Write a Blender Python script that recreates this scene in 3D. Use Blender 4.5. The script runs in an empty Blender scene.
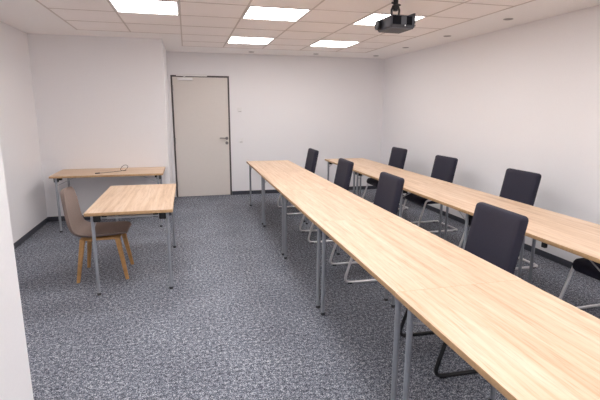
import bpy, bmesh, math, random
from mathutils import Vector, Matrix
random.seed(7)
SC = bpy.context.scene
COL = SC.collection
PI = math.pi

# ------------------------------------------------------------------ measurements (metres)
H = 2.537                       # ceiling height
LEFT, RIGHT = -1.9817, 3.7401   # side walls
BACK, ALC, ALX = 8.2647, 6.8246, -0.2887   # door wall, nearer wall on the left, its outer corner
REAR = -2.6                     # wall behind the camera
GX, GY, GW, GD = -1.2751, 4.4637, 0.628, 0.625
GRID_R, GRID_B, GRID_L = 3.035, 7.50, 6.339
TH = 0.74

# ------------------------------------------------------------------ materials
def node_mat(name):
    m = bpy.data.materials.new(name); m.use_nodes = True
    nt = m.node_tree
    return m, nt, nt.nodes['Principled BSDF']

def N(nt, typ, **kw):
    n = nt.nodes.new(typ)
    for k, v in kw.items(): setattr(n, k, v)
    return n

def ramp(nt, stops):
    r = N(nt, 'ShaderNodeValToRGB')
    el = r.color_ramp.elements
    while len(el) < len(stops): el.new(0.5)
    for e, (p, c) in zip(el, stops):
        e.position = p; e.color = (*c, 1)
    return r

def srgb(r, g, b):
    f = lambda c: (c/255/12.92) if c/255 <= .04045 else ((c/255+.055)/1.055)**2.4
    return (f(r), f(g), f(b))

def plain(name, col, rough=.5, metal=0., noise=0., scale=60., bump=0.):
    m, nt, b = node_mat(name)
    b.inputs['Roughness'].default_value = rough
    b.inputs['Metallic'].default_value = metal
    tc = N(nt, 'ShaderNodeTexCoord')
    nz = N(nt, 'ShaderNodeTexNoise'); nz.inputs['Scale'].default_value = scale; nz.inputs['Detail'].default_value = 3
    nt.links.new(tc.outputs['Object'], nz.inputs['Vector'])
    lo = tuple(max(0, c*(1-noise)) for c in col); hi = tuple(min(1, c*(1+noise)) for c in col)
    r = ramp(nt, [(.3, lo), (.7, hi)])
    nt.links.new(nz.outputs['Fac'], r.inputs['Fac'])
    nt.links.new(r.outputs['Color'], b.inputs['Base Color'])
    if bump:
        bp = N(nt, 'ShaderNodeBump'); bp.inputs['Strength'].default_value = bump; bp.inputs['Distance'].default_value = .002
        nt.links.new(nz.outputs['Fac'], bp.inputs['Height']); nt.links.new(bp.outputs['Normal'], b.inputs['Normal'])
    return m

M = {}
M['wall'] = plain('white_wall_paint', (.845, .835, .85), .85, noise=.012, scale=140, bump=.08)
M['ceiling_board'] = plain('ceiling_plaster', (.93, .905, .895), .9, noise=.01, scale=30)
M['tile'] = plain('mineral_ceiling_tile', (.95, .90, .88), .92, noise=.03, scale=220, bump=.1)
M['grid'] = plain('ceiling_grid_metal', (.66, .595, .56), .6, noise=.02)
M['baseboard'] = plain('anthracite_baseboard', (.052, .056, .072), .6, noise=.08)
M['door_leaf'] = plain('greige_door_laminate', (.70, .655, .615), .55, noise=.01, scale=20)
M['door_frame'] = plain('dark_grey_door_frame', (.085, .07, .07), .5, noise=.03)
M['steel'] = plain('brushed_steel', (.24, .23, .23), .35, .9, noise=.05)
M['silver'] = plain('silver_painted_metal', (.80, .79, .79), .45, 0., noise=.02)
M['chrome'] = plain('chromed_tube', (.85, .84, .85), .32, .6, noise=.02)
M['leg'] = plain('grey_painted_steel', (.36, .378, .415), .34, .4, noise=.04)
M['bar'] = plain('pale_grey_steel', (.50, .50, .52), .4, .5, noise=.03)
M['black'] = plain('black_plastic', (.012, .012, .014), .55, noise=.1)
M['black_metal'] = plain('black_painted_tube', (.010, .010, .012), .45, noise=.1)
M['white_plastic'] = plain('white_plastic', (.85, .84, .84), .4, noise=.01)
M['switch_grey'] = plain('grey_plastic', (.42, .40, .40), .5, noise=.02)
M['projector'] = plain('charcoal_projector_shell', (.040, .039, .048), .6, noise=.1, scale=200)
M['projector_base'] = plain('grey_projector_underside', (.075, .075, .088), .5, noise=.08)
M['oak_leg'] = plain('oiled_oak', (.47, .255, .095), .5, noise=.16, scale=35)
M['taupe'] = plain('taupe_upholstery', (.265, .200, .175), .8, noise=.10, scale=260, bump=.25)
M['fabric'] = plain('charcoal_violet_fabric', (.0190, .0178, .0340), .85, noise=.22, scale=420, bump=.3)
M['edge'] = plain('oak_edge_band', (.50, .315, .165), .5, noise=.12, scale=50)
M['spot'] = plain('spot_lens_grey', (.22, .20, .20), .4, noise=.05)
def glass():
    m, nt, b = node_mat('projector_lens_glass')
    b.inputs['Base Color'].default_value = (.01, .01, .02, 1); b.inputs['Roughness'].default_value = .06
    return m
M['lens'] = glass()
M['cap'] = plain('dark_grey_foot_plastic', (.045, .047, .052), .6)
M['vent'] = plain('matt_black_vent', (.010, .010, .012), .95)
M['vent'].node_tree.nodes['Principled BSDF'].inputs['Specular IOR Level'].default_value = .05

def carpet():
    m, nt, b = node_mat('mottled_blue_grey_carpet')
    tc = N(nt, 'ShaderNodeTexCoord')
    n1 = N(nt, 'ShaderNodeTexNoise'); n1.inputs['Scale'].default_value = 125; n1.inputs['Detail'].default_value = 2; n1.inputs['Roughness'].default_value = .7
    n2 = N(nt, 'ShaderNodeTexNoise'); n2.inputs['Scale'].default_value = 2.2; n2.inputs['Detail'].default_value = 4
    n3 = N(nt, 'ShaderNodeTexNoise'); n3.inputs['Scale'].default_value = 42; n3.inputs['Detail'].default_value = 2
    for n in (n1, n2, n3): nt.links.new(tc.outputs['Object'], n.inputs['Vector'])
    mixf = N(nt, 'ShaderNodeMix', data_type='FLOAT'); mixf.inputs['Factor'].default_value = .30
    nt.links.new(n1.outputs['Fac'], mixf.inputs['A']); nt.links.new(n3.outputs['Fac'], mixf.inputs['B'])
    r1 = ramp(nt, [(.36, (.012, .014, .022)), (.46, (.080, .091, .120)), (.54, (.225, .242, .285)), (.64, (.64, .66, .70))])
    nt.links.new(mixf.outputs['Result'], r1.inputs['Fac'])
    r2 = ramp(nt, [(.3, (.86, .86, .88)), (.7, (1.1, 1.1, 1.1))])
    nt.links.new(n2.outputs['Fac'], r2.inputs['Fac'])
    mx = N(nt, 'ShaderNodeMix', data_type='RGBA', blend_type='MULTIPLY'); mx.inputs['Factor'].default_value = 1
    nt.links.new(r1.outputs['Color'], mx.inputs['A']); nt.links.new(r2.outputs['Color'], mx.inputs['B'])
    hs = N(nt, 'ShaderNodeHueSaturation')
    nt.links.new(mx.outputs['Result'], hs.inputs['Color'])
    nt.links.new(hs.outputs['Color'], b.inputs['Base Color'])
    b.inputs['Roughness'].default_value = .95
    return m
M['carpet'] = carpet()

def oak(name, gain=1.):
    # light oak decor: the grain runs along the local Y axis of each tabletop
    m, nt, b = node_mat(name)
    tc = N(nt, 'ShaderNodeTexCoord'); oi = N(nt, 'ShaderNodeObjectInfo')
    off = N(nt, 'ShaderNodeVectorMath', operation='MULTIPLY_ADD')
    cmb = N(nt, 'ShaderNodeCombineXYZ')
    for i in range(3): nt.links.new(oi.outputs['Random'], cmb.inputs[i])
    off.inputs[1].default_value = (7.3, 11.1, 3.7)
    nt.links.new(cmb.outputs[0], off.inputs[0]); nt.links.new(tc.outputs['Object'], off.inputs[2])
    mp = N(nt, 'ShaderNodeMapping'); mp.inputs['Scale'].default_value = (1., .06, 1.)
    nt.links.new(off.outputs[0], mp.inputs['Vector'])
    warp = N(nt, 'ShaderNodeTexNoise'); warp.inputs['Scale'].default_value = 6; warp.inputs['Detail'].default_value = 2
    nt.links.new(mp.outputs[0], warp.inputs['Vector'])
    fine = N(nt, 'ShaderNodeTexNoise'); fine.inputs['Scale'].default_value = 110; fine.inputs['Detail'].default_value = 5; fine.inputs['Roughness'].default_value = .65
    wide = N(nt, 'ShaderNodeTexNoise'); wide.inputs['Scale'].default_value = 22; wide.inputs['Detail'].default_value = 3
    for n in (fine, wide): nt.links.new(mp.outputs[0], n.inputs['Vector'])
    wv = N(nt, 'ShaderNodeTexWave', wave_type='BANDS', bands_direction='X'); wv.inputs['Scale'].default_value = 5; wv.inputs['Distortion'].default_value = 9; wv.inputs['Detail'].default_value = 3; wv.inputs['Detail Scale'].default_value = 1.6
    nt.links.new(mp.outputs[0], wv.inputs['Vector'])
    g = lambda c: tuple(min(1, x*gain) for x in c)
    rw = ramp(nt, [(.25, g((.56, .385, .25))), (.5, g((.68, .50, .355))), (.75, g((.74, .58, .45)))])
    nt.links.new(wide.outputs['Fac'], rw.inputs['Fac'])
    rf = ramp(nt, [(.32, (.76, .69, .61)), (.5, (1, 1, 1)), (.8, (1.03, 1.03, 1.03))])
    nt.links.new(fine.outputs['Fac'], rf.inputs['Fac'])
    rv = ramp(nt, [(.0, (.90, .86, .80)), (.35, (1, 1, 1))])
    nt.links.new(wv.outputs['Fac'], rv.inputs['Fac'])
    m1 = N(nt, 'ShaderNodeMix', data_type='RGBA', blend_type='MULTIPLY'); m1.inputs['Factor'].default_value = .75
    nt.links.new(rw.outputs[0], m1.inputs['A']); nt.links.new(rf.outputs[0], m1.inputs['B'])
    m2 = N(nt, 'ShaderNodeMix', data_type='RGBA', blend_type='MULTIPLY'); m2.inputs['Factor'].default_value = .8
    nt.links.new(m1.outputs['Result'], m2.inputs['A']); nt.links.new(rv.outputs[0], m2.inputs['B'])
    nt.links.new(m2.outputs['Result'], b.inputs['Base Color'])
    b.inputs['Roughness'].default_value = .42
    return m
M['oak'] = oak('light_oak_decor')

def emit():
    m, nt, b = node_mat('lit_diffuser')
    b.inputs['Base Color'].default_value = (.9, .9, .9, 1)
    b.inputs['Emission Color'].default_value = (1, .975, .965, 1)
    b.inputs['Emission Strength'].default_value = 11
    return m
M['diffuser'] = emit()

# ------------------------------------------------------------------ mesh helpers
def new(): return bmesh.new()

def obj(name, bm, mat, parent=None, smooth=True, loc=None):
    bmesh.ops.recalc_face_normals(bm, faces=bm.faces)
    me = bpy.data.meshes.new(name); bm.to_mesh(me); bm.free()
    if smooth:
        for p in me.polygons: p.use_smooth = True
        try: me.set_sharp_from_angle(angle=math.radians(38))
        except Exception: pass
    me.materials.append(mat)
    o = bpy.data.objects.new(name, me); COL.objects.link(o)
    if parent: o.parent = parent
    if loc: o.location = loc
    return o

def box(bm, x0, x1, y0, y1, z0, z1, bev=0., seg=2):
    t = bmesh.new()
    vs = [t.verts.new((x, y, z)) for z in (z0, z1) for y in (y0, y1) for x in (x0, x1)]
    for f in ((0,2,3,1), (4,5,7,6), (0,1,5,4), (2,6,7,3), (0,4,6,2), (1,3,7,5)): t.faces.new([vs[i] for i in f])
    if bev: bmesh.ops.bevel(t, geom=t.edges[:], offset=bev, segments=seg, affect='EDGES', profile=.5)
    merge(bm, t)

def merge(bm, t, mat=None):
    if mat is not None: bmesh.ops.transform(t, matrix=mat, verts=t.verts)
    mp = {v: bm.verts.new(v.co) for v in t.verts}
    for f in t.faces:
        try: bm.faces.new([mp[v] for v in f.verts])
        except ValueError: pass
    t.free()

def fillet(pts, radii, n=6):
    out = [Vector(pts[0])]
    for i in range(1, len(pts)-1):
        a, b, c = Vector(pts[i-1]), Vector(pts[i]), Vector(pts[i+1])
        r = radii if isinstance(radii, (int, float)) else radii[i-1]
        d1 = (a-b); d2 = (c-b)
        r1 = min(r, d1.length*.49); r2 = min(r, d2.length*.49); rr = min(r1, r2)
        p1 = b + d1.normalized()*rr; p2 = b + d2.normalized()*rr
        for k in range(n+1):
            t = k/n
            out.append(p1*(1-t)**2 + b*2*t*(1-t) + p2*t*t)
    out.append(Vector(pts[-1]))
    return out

def tube(bm, path, r, seg=10, closed=False, r_end=None):
    path = [Vector(p) for p in path]
    n = len(path); rings = []
    tang = []
    for i in range(n):
        a = path[i-1] if (i > 0 or closed) else path[0]
        c = path[(i+1) % n] if (i < n-1 or closed) else path[-1]
        tang.append((c-a).normalized())
    up = Vector((0, 0, 1)) if abs(tang[0].z) < .9 else Vector((1, 0, 0))
    nrm = (up - tang[0]*up.dot(tang[0])).normalized()
    for i in range(n):
        nrm = (nrm - tang[i]*nrm.dot(tang[i])).normalized()
        bn = tang[i].cross(nrm)
        rad = r if r_end is None else r + (r_end-r)*i/(n-1)
        rings.append([bm.verts.new(path[i] + (nrm*math.cos(2*PI*k/seg) + bn*math.sin(2*PI*k/seg))*rad) for k in range(seg)])
    for i in range(n if closed else n-1):
        A, B = rings[i], rings[(i+1) % n]
        for k in range(seg): bm.faces.new((A[k], A[(k+1) % seg], B[(k+1) % seg], B[k]))
    if not closed:
        bm.faces.new(rings[0][::-1]); bm.faces.new(rings[-1])

def lathe(bm, prof, centre=(0,0,0), axis='Z', seg=24):
    t = bmesh.new(); rings = []
    for r, z in prof:
        rings.append([t.verts.new((r*math.cos(2*PI*k/seg), r*math.sin(2*PI*k/seg), z)) for k in range(seg)])
    for A, B in zip(rings, rings[1:]):
        for k in range(seg): t.faces.new((A[k], A[(k+1) % seg], B[(k+1) % seg], B[k]))
    t.faces.new(rings[0][::-1]); t.faces.new(rings[-1])
    R = Matrix.Identity(4)
    if axis == 'X': R = Matrix.Rotation(PI/2, 4, 'Y')
    if axis == 'Y': R = Matrix.Rotation(-PI/2, 4, 'X')
    merge(bm, t, Matrix.Translation(centre) @ R)

def rrect(w, h, r, n=6):
    pts = []
    for cx, cy, a0 in ((w/2-r, h/2-r, 0), (-w/2+r, h/2-r, PI/2), (-w/2+r, -h/2+r, PI), (w/2-r, -h/2+r, 1.5*PI)):
        for k in range(n+1):
            a = a0 + PI/2*k/n
            pts.append((cx + r*math.cos(a), cy + r*math.sin(a)))
    return pts

def cushion(w, h, t, r, edge, bulge, fn, n=6, inner=5):
    """upholstered pad: rounded-rectangle outline, rolled edge, slightly domed faces; fn maps (u, v, d) to 3D"""
    bm = bmesh.new(); rings = []
    prof = []
    for k in range(7):                       # rolled edge from front rim to back rim
        a = PI/2 - PI*k/6
        prof.append((edge*(1-math.cos(a)), (t/2-0.0)*math.sin(a)))
    def ring(inset, d):
        s = max(r-inset, .004)
        return [bm.verts.new(fn(u, v, d)) for u, v in rrect(w-2*inset, h-2*inset, min(s, (min(w, h)-2*inset)/2-.001), n)]
    def dome(side):
        out = []
        m = min(w, h)/2
        for j in range(inner):
            f = (j+1)/inner
            ins = edge + (m*.92-edge)*f
            out.append((ins, side*(t/2 + bulge*(1-(1-f)**2))))
        return out
    seq = dome(1)[::-1] + prof + dome(-1)
    for ins, d in seq: rings.append(ring(ins, d))
    for A, B in zip(rings, rings[1:]):
        L = len(A)
        for k in range(L): bm.faces.new((A[k], A[(k+1) % L], B[(k+1) % L], B[k]))
    bm.faces.new(rings[0]); bm.faces.new(rings[-1][::-1])
    return bm

# ------------------------------------------------------------------ object helpers
def tag(o, label, cat, group=None):
    o['label'] = label; o['category'] = cat
    if group: o['group'] = group
    return o

def thing(name, label, cat, loc=(0,0,0), rz=0., group=None):
    o = bpy.data.objects.new(name, None); COL.objects.link(o)
    o.empty_display_size = .1
    o.location = loc; o.rotation_euler = (0, 0, rz)
    return tag(o, label, cat, group)

def struct(name, bm, mat, parent=None, smooth=False):
    o = obj(name, bm, mat, parent, smooth)
    o['kind'] = 'structure'
    return o

def kids(o): return [c for c in bpy.data.objects if c.parent == o]

def dup(root, loc, rz, label, cat=None):
    def rec(o, par):
        c = o.copy(); COL.objects.link(c)
        if par: c.parent = par
        for ch in kids(o): rec(ch, c)
        return c
    r = rec(root, None)
    r.location = loc; r.rotation_euler = (0, 0, rz); r['label'] = label
    return r

# ------------------------------------------------------------------ the room
bm = new(); box(bm, LEFT-.15, RIGHT+.15, REAR-.15, BACK+.15, -.1, 0); struct('floor', bm, M['carpet'])

bm = new(); box(bm, LEFT-.15, LEFT, REAR, ALC+.15, 0, H+.1); struct('wall_left', bm, M['wall'])
bm = new(); box(bm, RIGHT, RIGHT+.15, REAR, BACK+.15, 0, H+.1); struct('wall_right', bm, M['wall'])
bm = new(); box(bm, LEFT, ALX, ALC, BACK+.15, 0, H+.1); struct('wall_recess', bm, M['wall'])
bm = new(); box(bm, LEFT-.15, RIGHT+.15, REAR-.15, REAR, 0, H+.1); struct('wall_rear', bm, M['wall'])
# short wall beside the camera, its end face shows at the left border of the photo
bm = new(); box(bm, LEFT, -.5735, 1.10, 1.60, 0, H, .004, 1); struct('wall_near', bm, M['wall'])

D0, D1, DZ = -.245, .7591, 2.150
bm = new()
box(bm, ALX, D0, BACK, BACK+.15, 0, H+.1)
box(bm, D1, RIGHT, BACK, BACK+.15, 0, H+.1)
box(bm, D0, D1, BACK, BACK+.15, DZ, H+.1)
struct('wall_back', bm, M['wall'])

# door
bm = new(); fw = .028
box(bm, D0, D0+fw, BACK-.008, BACK+.10, 0, DZ, .003, 1)
box(bm, D1-fw, D1, BACK-.008, BACK+.10, 0, DZ, .003, 1)
box(bm, D0+fw, D1-fw, BACK-.008, BACK+.10, DZ-fw, DZ, .003, 1)
door = struct('door_1', bm, M['door_frame'])
bm = new(); box(bm, D0+fw+.002, D1-fw-.002, BACK-.014, BACK+.03, .006, DZ-fw-.002, .003, 1); leaf = obj('door_leaf', bm, M['door_leaf'], door)
yh = BACK-.014
bm = new()
tube(bm, fillet([(.69, yh+.002, 1.055), (.69, yh-.05, 1.055), (.56, yh-.05, 1.06)], .02), .011)
hd = obj('door_handle', bm, M['steel'], door); hd['label'] = 'steel lever handle'
bm = new(); lathe(bm, [(.028, -.010), (.028, 0)], (.69, yh, .97), 'Y'); obj('key_rosette', bm, M['steel'], door)
bm = new(); lathe(bm, [(.028, -.010), (.028, 0)], (.69, yh, 1.055), 'Y'); obj('rosette', bm, M['steel'], hd)
bm = new(); box(bm, -.13, .125, yh-.060, yh, 2.060, 2.108, .006, 2); cl = obj('door_closer', bm, M['silver'], door); cl['label'] = 'silver door closer body'
bm = new(); box(bm, -.15, .376, yh-.035, BACK-.008, 2.132, 2.165, .004, 1); obj('closer_rail', bm, M['silver'], cl)
bm = new(); tube(bm, [(-.05, yh-.030, 2.105), (.02, yh-.030, 2.14)], .007); obj('closer_arm', bm, M['silver'], cl)
for z in (.25, 1.02, 1.93):
    bm = new(); tube(bm, [(D0+fw, yh-.008, z-.05), (D0+fw, yh-.008, z+.05)], .009); obj('hinge', bm, M['steel'], door)

# baseboards
bh, bt = .068, .012
def baseboard(name, x0, x1, y0, y1):
    bm = new(); box(bm, x0, x1, y0, y1, 0, bh, .003, 1); struct(name, bm, M['baseboard'])
baseboard('baseboard_left', LEFT, LEFT+bt, 1.60, ALC)
baseboard('baseboard_right', RIGHT-bt, RIGHT, REAR, BACK)
baseboard('baseboard_back', D1+.002, RIGHT-bt, BACK-bt, BACK)
baseboard('baseboard_recess', LEFT+bt, ALX, ALC-bt, ALC)
baseboard('baseboard_corner', ALX, ALX+bt, ALC-bt, BACK)

# ceiling: plaster border around a field of square tiles
XL, XM, XR = GX, GX+2*GW, GRID_R
def slab(bm, x0, x1, y0, y1, z0=H, z1=H+.08): box(bm, x0, x1, y0, y1, z0, z1)
bm = new()
slab(bm, LEFT, XL, REAR, ALC+.01)
slab(bm, XL, XM, GRID_L, ALC+.01)
slab(bm, ALX, XM, ALC+.01, BACK)
slab(bm, XM, XR, GRID_B, BACK)
slab(bm, XR, RIGHT, REAR, BACK)
struct('ceiling', bm, M['ceiling_board'])
lights = [(i, j) for j in (-9, -6, -3, 0, 3) for i in (1, 3, 5) if not (j == 3 and i == 1)]
bm = new()
ys = [GY+GD*k for k in range(-11, 5)] + [GRID_B]
xs = [GX+GW*k for k in range(0, 7)] + [XR]
# one tile per bay, left open where a luminaire sits
for jj, (ya, yb) in enumerate(zip(ys, ys[1:])):
    j = jj-11
    for i, (xa, xb) in enumerate(zip(xs, xs[1:])):
        if i < 2 and j >= 3: continue
        if (i, j) in lights: continue
        slab(bm, xa, xb, ya, min(yb, GRID_B), H+.002, H+.03)
struct('ceiling_tiles', bm, M['tile'])
bm = new()
for k, x in enumerate(xs):
    w = .008
    box(bm, x-w, x+w, REAR, GRID_L if k < 2 else GRID_B, H-.002, H+.02)
for k, y in enumerate(ys):
    w = .005
    x0 = XM if y > GRID_L+.1 else XL
    box(bm, x0, XR, y-w, y+w, H-.0015, H+.02)
struct('trim_1', bm, M['grid'])

LIGHT_LABEL = {
 (1, 0): 'square ceiling light panel at the top left, cut by the photo border',
 (3, 0): 'square ceiling light panel in the middle of the nearer visible row',
 (5, 0): 'square ceiling light panel hidden partly behind the hanging projector',
 (3, 3): 'square ceiling light panel of the far row, in front of the door side',
 (5, 3): 'square ceiling light panel of the far row, nearer the right back corner',
}
def make_light(i, j):
    lab = LIGHT_LABEL.get((i, j), 'square ceiling light panel in the part of the room behind the photo')
    t = thing('ceiling_light', lab, 'ceiling light', (GX+GW*(i+.5), GY+GD*(j+.5), H), 0, 'square light panels set in the ceiling grid')
    a, b = GW/2-.011, GD/2-.007
    bm = new()
    f = .016
    box(bm, -a, a, -b, -b+f, -.004, .03); box(bm, -a, a, b-f, b, -.004, .03)
    box(bm, -a, -a+f, -b+f, b-f, -.004, .03); box(bm, a-f, a, -b+f, b-f, -.004, .03)
    obj('frame', bm, M['white_plastic'], t, False)
    bm = new(); box(bm, -a+f, a-f, -b+f, b-f, -.001, .02); obj('diffuser', bm, M['diffuser'], t, False)
    return t
for i, j in lights: make_light(i, j)

# small unlit recessed spots in the plaster border
def spot(x, y, lab):
    t = thing('recessed_spot', lab, 'ceiling spot', (x, y, H), 0, 'small recessed spots in the plaster ceiling border')
    bm = new(); lathe(bm, [(.050, .004), (.050, -.004), (.045, -.006), (.038, -.006), (.036, .004)]); obj('ring', bm, M['switch_grey'], t)
    bm = new(); lathe(bm, [(.0375, .003), (.0375, -.0035)]); obj('lens', bm, M['spot'], t)
for x, y, lab in (
    (3.385, 4.364, 'small round ceiling spot above the right wall, nearest to the camera'),
    (3.385, 5.536, 'small round ceiling spot above the right wall, second from the camera'),
    (3.385, 6.71, 'small round ceiling spot above the right wall, third from the camera'),
    (3.385, 7.86, 'small round ceiling spot tucked in the right back corner of the ceiling'),
    (2.26, 7.90, 'small round ceiling spot over the back wall, behind the far right light panel'),
    (1.12, 7.93, 'small round ceiling spot over the back wall, nearest to the door')):
    spot(x, y, lab)

# light switches beside the door
def switch(x, z, lab):
    t = thing('light_switch', lab, 'switch', (x, BACK, z), 0, 'wall plates beside the door')
    bm = new(); box(bm, -.042, .042, -.010, 0, -.042, .042, .004, 2); obj('plate', bm, M['white_plastic'], t)
    bm = new(); box(bm, -.027, .027, -.016, -.009, -.026, .027, .003, 2); obj('rocker', bm, M['white_plastic'], t)
    bm = new(); box(bm, -.022, .03, -.0165, -.010, -.036, -.028, .001, 1); obj('shadow_strip', bm, M['switch_grey'], t)  # grey strip imitates the small shadow at the bottom of the plate
switch(.935, 1.565, 'white wall plate beside the door, the upper of two')
switch(.945, 1.015, 'white wall plate beside the door handle, the lower of two')

# ------------------------------------------------------------------ folding tables (length along local Y)
TW, TL = .70, 1.3718
TT = .026
def make_table(label, group):
    t = thing('folding_table', label, 'table', (0,0,0), 0, group)
    e = .0004
    bm = new(); box(bm, -TW/2+e, TW/2-e, -TL/2+e, TL/2-e, TH-TT, TH, .0003, 1)
    top = obj('tabletop', bm, M['oak'], t)
    bm = new()
    out = rrect(TW, TL, .004, 4); inn = rrect(TW-2*e, TL-2*e, .0035, 4)
    rings = []
    for pts, z in ((inn, TH-TT), (out, TH-TT+.001), (out, TH-.001), (inn, TH)):
        rings.append([bm.verts.new((x, y, z)) for x, y in pts])
    for A, B in zip(rings, rings[1:] + rings[:1]):
        L = len(A)
        for k in range(L): bm.faces.new((A[k], A[(k+1) % L], B[(k+1) % L], B[k]))
    eb = obj('edge_band', bm, M['edge'], top); eb['label'] = 'darker oak edge strip'
    ix, iy = TW/2-.05, TL/2-.065
    for sy in (-1, 1):
        for sx in (-1, 1):
            bm = new(); tube(bm, [(sx*ix, sy*iy, .012), (sx*ix, sy*iy, TH-TT)], .0145, 14)
            lg = obj('leg', bm, M['leg'], t)
            bm = new(); lathe(bm, [(.0160, 0), (.0168, .003), (.0160, .020), (.0146, .022)], (sx*ix, sy*iy, 0), seg=14)
            obj('foot_cap', bm, M['cap'], lg)
            bm = new()
            box(bm, sx*(ix-.038)-.028, sx*(ix-.038)+.028, sy*(iy+.005)-.026, sy*(iy+.005)+.026, TH-TT-.062, TH-TT, .006, 2)
            hb = obj('hinge_block', bm, M['black'], t); hb['label'] = 'black plastic folding hinge'
            bm = new(); box(bm, sx*(ix-.095)-.022, sx*(ix-.095)+.022, sy*(iy-.02)-.030, sy*(iy-.02)+.030, TH-TT-.045, TH-TT, .006, 2)
            obj('pivot_block', bm, M['black'], t)
            bm = new(); tube(bm, [(sx*(ix-.012), sy*(iy-.006), .61), (sx*(ix-.03), sy*(iy-.20), TH-TT-.012)], .0045, 8)
            br = obj('brace', bm, M['bar'], t)
            bm = new(); box(bm, sx*(ix-.03)-.012, sx*(ix-.03)+.012, sy*(iy-.21)-.022, sy*(iy-.21)+.022, TH-TT-.016, TH-TT, .002, 1)
            obj('brace_bracket', bm, M['bar'], br)
        bm = new(); tube(bm, [(-ix, sy*iy, TH-TT-.032), (ix, sy*iy, TH-TT-.032)], .0125, 12)
        obj('crossbar', bm, M['bar'], t)
    return t

G1 = 'tables joined in the middle row'; G2 = 'tables joined in the row along the right wall'
R1X, R2X = 1.268, 2.630
S = 1.372
labs1 = ['oak-topped folding table at the far end of the middle row, nearest the door',
         'oak-topped folding table second from the far end of the middle row',
         'oak-topped folding table third from the far end, halfway along the middle row',
         'oak-topped folding table second nearest the camera in the middle row',
         'oak-topped folding table nearest the camera, cut by the lower right border of the photo']
labs2 = ['oak-topped folding table at the far end of the row along the right wall',
         'oak-topped folding table second from the far end of the row along the right wall',
         'oak-topped folding table third from the far end of the right wall row',
         'oak-topped folding table of the right wall row, nearest the camera at the photo border']
proto = make_table(labs1[0], G1)
proto.location = (R1X, 7.285-S/2, 0)
for k in range(1, 5): dup(proto, (R1X+random.uniform(-.003, .003), 7.285-S*(k+.5), 0), 0, labs1[k])
for k in range(4):
    d = dup(proto, (R2X+random.uniform(-.003, .003), 7.345-S*(k+.5), 0), 0, labs2[k]); d['group'] = G2
    if k == 3:
        bm = new(); box(bm, -.335, -.31, -.160, -.128, TH-TT-.042, TH-TT, .004, 2)
        obj('latch', bm, M['black'], d)
d = dup(proto, (-.503, 4.540, 0), 0, 'single oak-topped folding table with the taupe chair pushed up to it'); del d['group']
d = dup(proto, (-1.028, 6.468, 0), PI/2, 'oak-topped folding table against the wall left of the door, with a cable on it'); del d['group']

# ------------------------------------------------------------------ cantilever conference chairs (facing local -X)
def back_fn(u, v, d):
    # u: width (Y), v: height about the centre, d: towards the sitter
    zc, hh = .737, .24
    z = zc + v
    x = .160 + (v)*.19 + .020*(1-(u/.25)**2) - d
    z -= .012*(u/.25)**2 * (1 if v > 0 else 0) - (d*.16)
    return (x, u, z)
def seat_fn(u, v, d):
    # v along X (rear +), droop at the front edge
    x = -.05 + v
    z = .426 + d
    f = max(0, -(v+.10)/.13)
    z -= .022*f*f
    z += -.010*(1-(u/.24)**2)
    return (x, u, z)
def make_chair(label, group):
    t = thing('conference_chair', label, 'chair', (0,0,0), 0, group)
    bm = cushion(.470, .44, .084, .05, .030, .005, seat_fn); obj('seat', bm, M['fabric'], t)
    bm = cushion(.458, .48, .062, .030, .013, .004, back_fn); obj('backrest', bm, M['fabric'], t)
    r = .0125; w = .250
    half = [(.205, -.12, .74), (.165, -.17, .43), (-.200, -.238, .432), (-.335, -w, r), (.295, -w, r)]
    full = half + [(x, -y, z) for x, y, z in half[::-1]]
    bm = new(); tube(bm, fillet(full, [.07, .035, .07, .045, .045, .07, .035, .07], 7), r, 10)
    fr = obj('frame', bm, M['chrome'], t); fr['label'] = 'bent tube cantilever frame'
    for sy in (-1, 1):
        for x in (-.275, .24):
            bm = new(); box(bm, x-.022, x+.022, sy*w-.013, sy*w+.013, 0, .014, .004, 1); obj('glide', bm, M['black'], fr)
    bm = new(); box(bm, -.17, .12, -.19, .19, .372, .400, .008, 2); obj('seat_pan', bm, M['black'], t)
    return t
CG1 = 'chairs along the middle row of tables'; CG2 = 'chairs along the right wall'
c1 = [(1.685, 6.70, -.03, 'charcoal fabric cantilever chair at the far end of the middle row, nearest the back wall'),
      (1.682, 5.20, -.04, 'charcoal fabric cantilever chair second from the far end of the middle row'),
      (1.680, 3.90, -.03, 'charcoal fabric cantilever chair second nearest the camera in the middle row'),
      (1.707, 2.375, -.03, 'black-framed charcoal chair nearest the camera, its large backrest rising over the middle row')]
c2 = [(3.135, 6.66, .0, 'charcoal fabric chair by the right wall, farthest from the camera near the back corner'),
      (3.140, 5.29, .02, 'charcoal fabric chair by the right wall, second from the back corner'),
      (3.137, 3.86, .0, 'charcoal fabric chair by the right wall, third from the back corner'),
      (3.115, 2.46, .03, 'charcoal fabric chair cut by the right photo border, only seat and legs showing')]
chair = make_chair(c1[0][3], CG1)
for k, (x, y, rz, lab) in enumerate(c1):
    if k == 0: chair.location = (x, y, 0); chair.rotation_euler = (0, 0, rz); o = chair
    else: o = dup(chair, (x, y, 0), rz, lab)
    if k == 3:
        for ch in kids(o):
            if ch.name.startswith('frame'):
                ch.data = ch.data.copy(); ch.data.materials[0] = M['black_metal']; ch['label'] = 'black bent tube cantilever frame'
for x, y, rz, lab in c2:
    o = dup(chair, (x, y, 0), rz, lab); o['group'] = CG2

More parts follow.
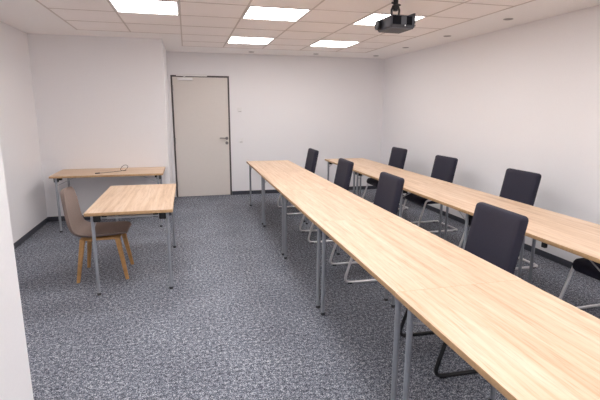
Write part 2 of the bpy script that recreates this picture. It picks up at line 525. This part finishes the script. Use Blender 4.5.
# ------------------------------------------------------------------ taupe shell chair with oak legs (facing local +X)
t = thing('shell_chair', 'taupe upholstered shell chair with four oak legs, at the single table', 'chair', (-.826, 4.470, 0), 0)
prof = [(.235, .430, .150), (.225, .447, .200), (.17, .455, .225), (.07, .445, .240), (-.04, .437, .245), (-.14, .435, .245), (-.206, .448, .243), (-.248, .492, .238),
        (-.266, .570, .232), (-.276, .655, .226), (-.284, .728, .218), (-.292, .785, .202), (-.298, .824, .170), (-.301, .844, .125), (-.303, .853, .060)]
def shell():
    bm = new(); nU = 13; th = .034
    P = [Vector((x, 0, z)) for x, z, w in prof]
    fr_, bk = [], []
    for i, (x, z, w) in enumerate(prof):
        a = P[max(i-1, 0)]; c = P[min(i+1, len(P)-1)]
        tg = (c-a).normalized(); nm = Vector((-tg.z, 0, tg.x))       # points away from the sitter before the flip below
        if nm.dot(Vector((.5, 0, .6))) < 0: nm = -nm
        rowf, rowb = [], []
        k = min(1, max(0, (i-2)/5)); lip = .026*k + .010
        for j in range(nU):
            u = -1 + 2*j/(nU-1)
            edge = abs(u)
            y = w*u
            base = P[i] + nm*(lip*edge**2.4)
            tk = th*math.sqrt(max(.10, 1-edge**6))*(.55 if i in (0, len(prof)-1) else 1)
            rowf.append(bm.verts.new((base.x, y, base.z)))
            b2 = base - nm*tk
            rowb.append(bm.verts.new((b2.x, y*(.985 if i else .96), b2.z)))
        fr_.append(rowf); bk.append(rowb)
    for G, flip in ((fr_, False), (bk, True)):
        for A, B in zip(G, G[1:]):
            for j in range(nU-1):
                q = (A[j], A[j+1], B[j+1], B[j]); bm.faces.new(q[::-1] if flip else q)
    for A, B, C_, D_ in ((fr_[i], fr_[i+1], bk[i], bk[i+1]) for i in range(len(prof)-1)):
        bm.faces.new((A[0], B[0], D_[0], C_[0])); bm.faces.new((A[-1], C_[-1], D_[-1], B[-1]))
    for j in range(nU-1):
        bm.faces.new((fr_[0][j], bk[0][j], bk[0][j+1], fr_[0][j+1]))
        bm.faces.new((fr_[-1][j], fr_[-1][j+1], bk[-1][j+1], bk[-1][j]))
    return bm
sh = obj('shell', shell(), M['taupe'], t)
sb = sh.modifiers.new('smooth', 'SUBSURF'); sb.levels = 1; sb.render_levels = 2
bm = new(); box(bm, -.18, .17, -.17, .17, .380, .406, .010, 2); obj('seat_base', bm, M['oak_leg'], t)
def taper_leg(x0, y0, x1, y1, ztop):
    bm = new(); rings = []
    for k in range(6):
        f = k/5
        x, y, z = x1+(x0-x1)*f, y1+(y0-y1)*f, ztop*(1-f)
        s = .023*(1-f)+.0145*f
        rings.append([bm.verts.new((x+px, y+py, z)) for px, py in rrect(2*s, 2*s, s*.35, 3)])
    for A, B in zip(rings, rings[1:]):
        L = len(A)
        for k in range(L): bm.faces.new((A[k], A[(k+1) % L], B[(k+1) % L], B[k]))
    bm.faces.new(rings[0]); bm.faces.new(rings[-1][::-1])
    return bm
for sx, sy, fx in ((-1, -1, -.215), (-1, 1, -.205), (1, -1, .212), (1, 1, .212)):
    obj('leg', taper_leg(fx, sy*.208, sx*.150-.005, sy*.165, .40), M['oak_leg'], t)

# ------------------------------------------------------------------ cable on the back table
bm = new()
zt = TH+.004
pts = [(-1.155, 6.27, zt), (-1.10, 6.31, zt), (-1.03, 6.35, zt), (-.96, 6.40, zt), (-.90, 6.45, zt), (-.865, 6.49, zt+.003), (-.835, 6.52, zt+.022), (-.823, 6.53, zt+.048),
       (-.838, 6.53, zt+.066), (-.868, 6.53, zt+.068), (-.898, 6.51, zt+.048), (-.915, 6.50, zt+.018), (-.905, 6.48, zt+.0015), (-.87, 6.47, zt), (-.84, 6.475, zt)]
def smooth_path(P, n=5):
    P = [Vector(p) for p in P]; out = []
    for i in range(len(P)-1):
        a, b, c, d = P[max(i-1, 0)], P[i], P[i+1], P[min(i+2, len(P)-1)]
        for k in range(n):
            s = k/n
            out.append(.5*((2*b) + (c-a)*s + (2*a-5*b+4*c-d)*s*s + (3*b-a-3*c+d)*s**3))
    out.append(P[-1]); return out
t = thing('cable', 'thin dark cable with a loop lying on the table left of the door', 'cable', (-.95, 6.45, TH))
tube_bm = bm; tube(tube_bm, [p - Vector((-.95, 6.45, TH)) for p in smooth_path(pts)], .003, 8); obj('cord', tube_bm, M['black'], t)
bm = new(); box(bm, -.030, .030, -.009, .009, 0, .013, .003, 1)
pl = obj('plug', bm, M['black'], t); pl.location = (-.22, -.19, 0); pl.rotation_euler = (0, 0, .55)

# ------------------------------------------------------------------ projector under the ceiling
t = thing('ceiling_projector', 'dark grey projector hanging upside down from the ceiling on a black mount', 'projector', (1.800, 3.775, H), math.radians(2))
zb, zt_ = -.282, -.176
bw, bd = .225, .27
bm = new(); box(bm, -bw/2, bw/2, -bd/2, bd/2, zb+.006, zt_, .014, 3); body = obj('body', bm, M['projector'], t)
bm = new(); box(bm, -bw/2+.010, bw/2-.010, -bd/2+.010, bd/2-.010, zb, zb+.010, .003, 1); obj('underside', bm, M['projector_base'], t)
bm = new(); box(bm, -bw/2+.006, bw/2+.004, -bd/2-.003, -bd/2+.002, zb+.022, zb+.028, .001, 1); obj('seam', bm, M['black'], body)
bm = new(); lathe(bm, [(.040, -.028), (.040, .01), (.034, .012), (.034, .03)], (-bw/2-.002, .085, (zb+zt_)/2), 'X'); obj('lens_ring', bm, M['black'], t)
bm = new(); lathe(bm, [(.031, -.006), (.033, .0)], (-bw/2-.024, .085, (zb+zt_)/2), 'X'); obj('lens', bm, M['lens'], t)
def vent(x0, x1):
    bm = new()
    z0, z1 = zb+.030, zt_-.008
    box(bm, x0, x1, -bd/2-.002, -bd/2+.004, z0, z1)
    n = 7
    for k in range(n):
        x = x0 + (x1-x0)*(k+.15)/n
        box(bm, x, x+(x1-x0)/n*.7, -bd/2-.003, -bd/2+.004, z0, z1)
    obj('vent', bm, M['vent'], body, False)
vent(-.100, -.022); vent(.030, .082)
bm = new(); box(bm, .012, .022, -bd/2-.004, -bd/2, zb+.018, zb+.028, .001, 1); o = obj('badge', bm, M['white_plastic'], body); o['label'] = 'small white mark'
bm = new(); box(bm, bw/2-.014, bw/2+.004, -bd/2+.006, bd/2-.02, zt_-.06, zt_+.022, .004, 1); obj('rear_panel', bm, M['projector'], body)
bm = new(); lathe(bm, [(.065, 0), (.065, -.010), (.03, -.022)], (-.02, -.02, 0)); obj('ceiling_plate', bm, M['black'], t)
bm = new(); tube(bm, [(-.02, -.02, -.01), (-.02, -.02, -.125)], .021, 14); pole = obj('pole', bm, M['black_metal'], t)
bm = new(); lathe(bm, [(.022, -.075), (.031, -.082), (.031, -.105), (.022, -.113)], (-.02, -.02, 0)); obj('collar', bm, M['black'], pole)
bm = new()
tube(bm, fillet([(-.035, -.02, -.085), (-.058, -.02, -.11), (-.052, -.02, -.165), (-.05, -.02, -.178)], .02), .009)
tube(bm, fillet([(-.008, -.02, -.085), (.018, -.02, -.11), (.012, -.02, -.165), (.01, -.02, -.178)], .02), .009)
box(bm, -.05, .012, -.035, -.005, -.108, -.090, .004, 1)
box(bm, -.085, .05, -.055, .02, -.182, -.172, .003, 1)
obj('mount_bracket', bm, M['black_metal'], t)
bm = new(); tube(bm, [(-.058, -.02, -.06), (.025, -.02, -.075)], .008); obj('clamp_screw', bm, M['black'], pole)

# ------------------------------------------------------------------ world, camera, view
w = bpy.data.worlds.new('room_world'); SC.world = w; w.use_nodes = True
w.node_tree.nodes['Background'].inputs[0].default_value = (.8, .85, 1, 1)
w.node_tree.nodes['Background'].inputs[1].default_value = .3

F, PITCH, YAW, ROLL, HC = 444.93, .2019, .2459, .0044, 1.5841
cy, sy, cp, sp = math.cos(YAW), math.sin(YAW), math.cos(PITCH), math.sin(PITCH)
fwd = Vector((sy*cp, cy*cp, -sp)); r = Vector((cy, -sy, 0)); u = r.cross(fwd)
r2 = r*math.cos(ROLL) + u*math.sin(ROLL); u2 = -r*math.sin(ROLL) + u*math.cos(ROLL)
cam = bpy.data.cameras.new('camera'); co = bpy.data.objects.new('camera', cam); COL.objects.link(co)
mt = Matrix((r2, u2, -fwd)).transposed().to_4x4(); mt.translation = (0, 0, HC)
co.matrix_world = mt
cam.sensor_width = 36; cam.lens = F*36/600; cam.clip_start = .05
SC.camera = co
vs = SC.view_settings
vs.view_transform = 'Standard'; vs.look = 'None'; vs.gamma = 1; vs.use_curve_mapping = False
vs.exposure = 0.36
SC.cycles.max_bounces = 12; SC.cycles.diffuse_bounces = 8
SC.cycles.use_denoising = True
SC.cycles.denoising_prefilter = 'NONE'
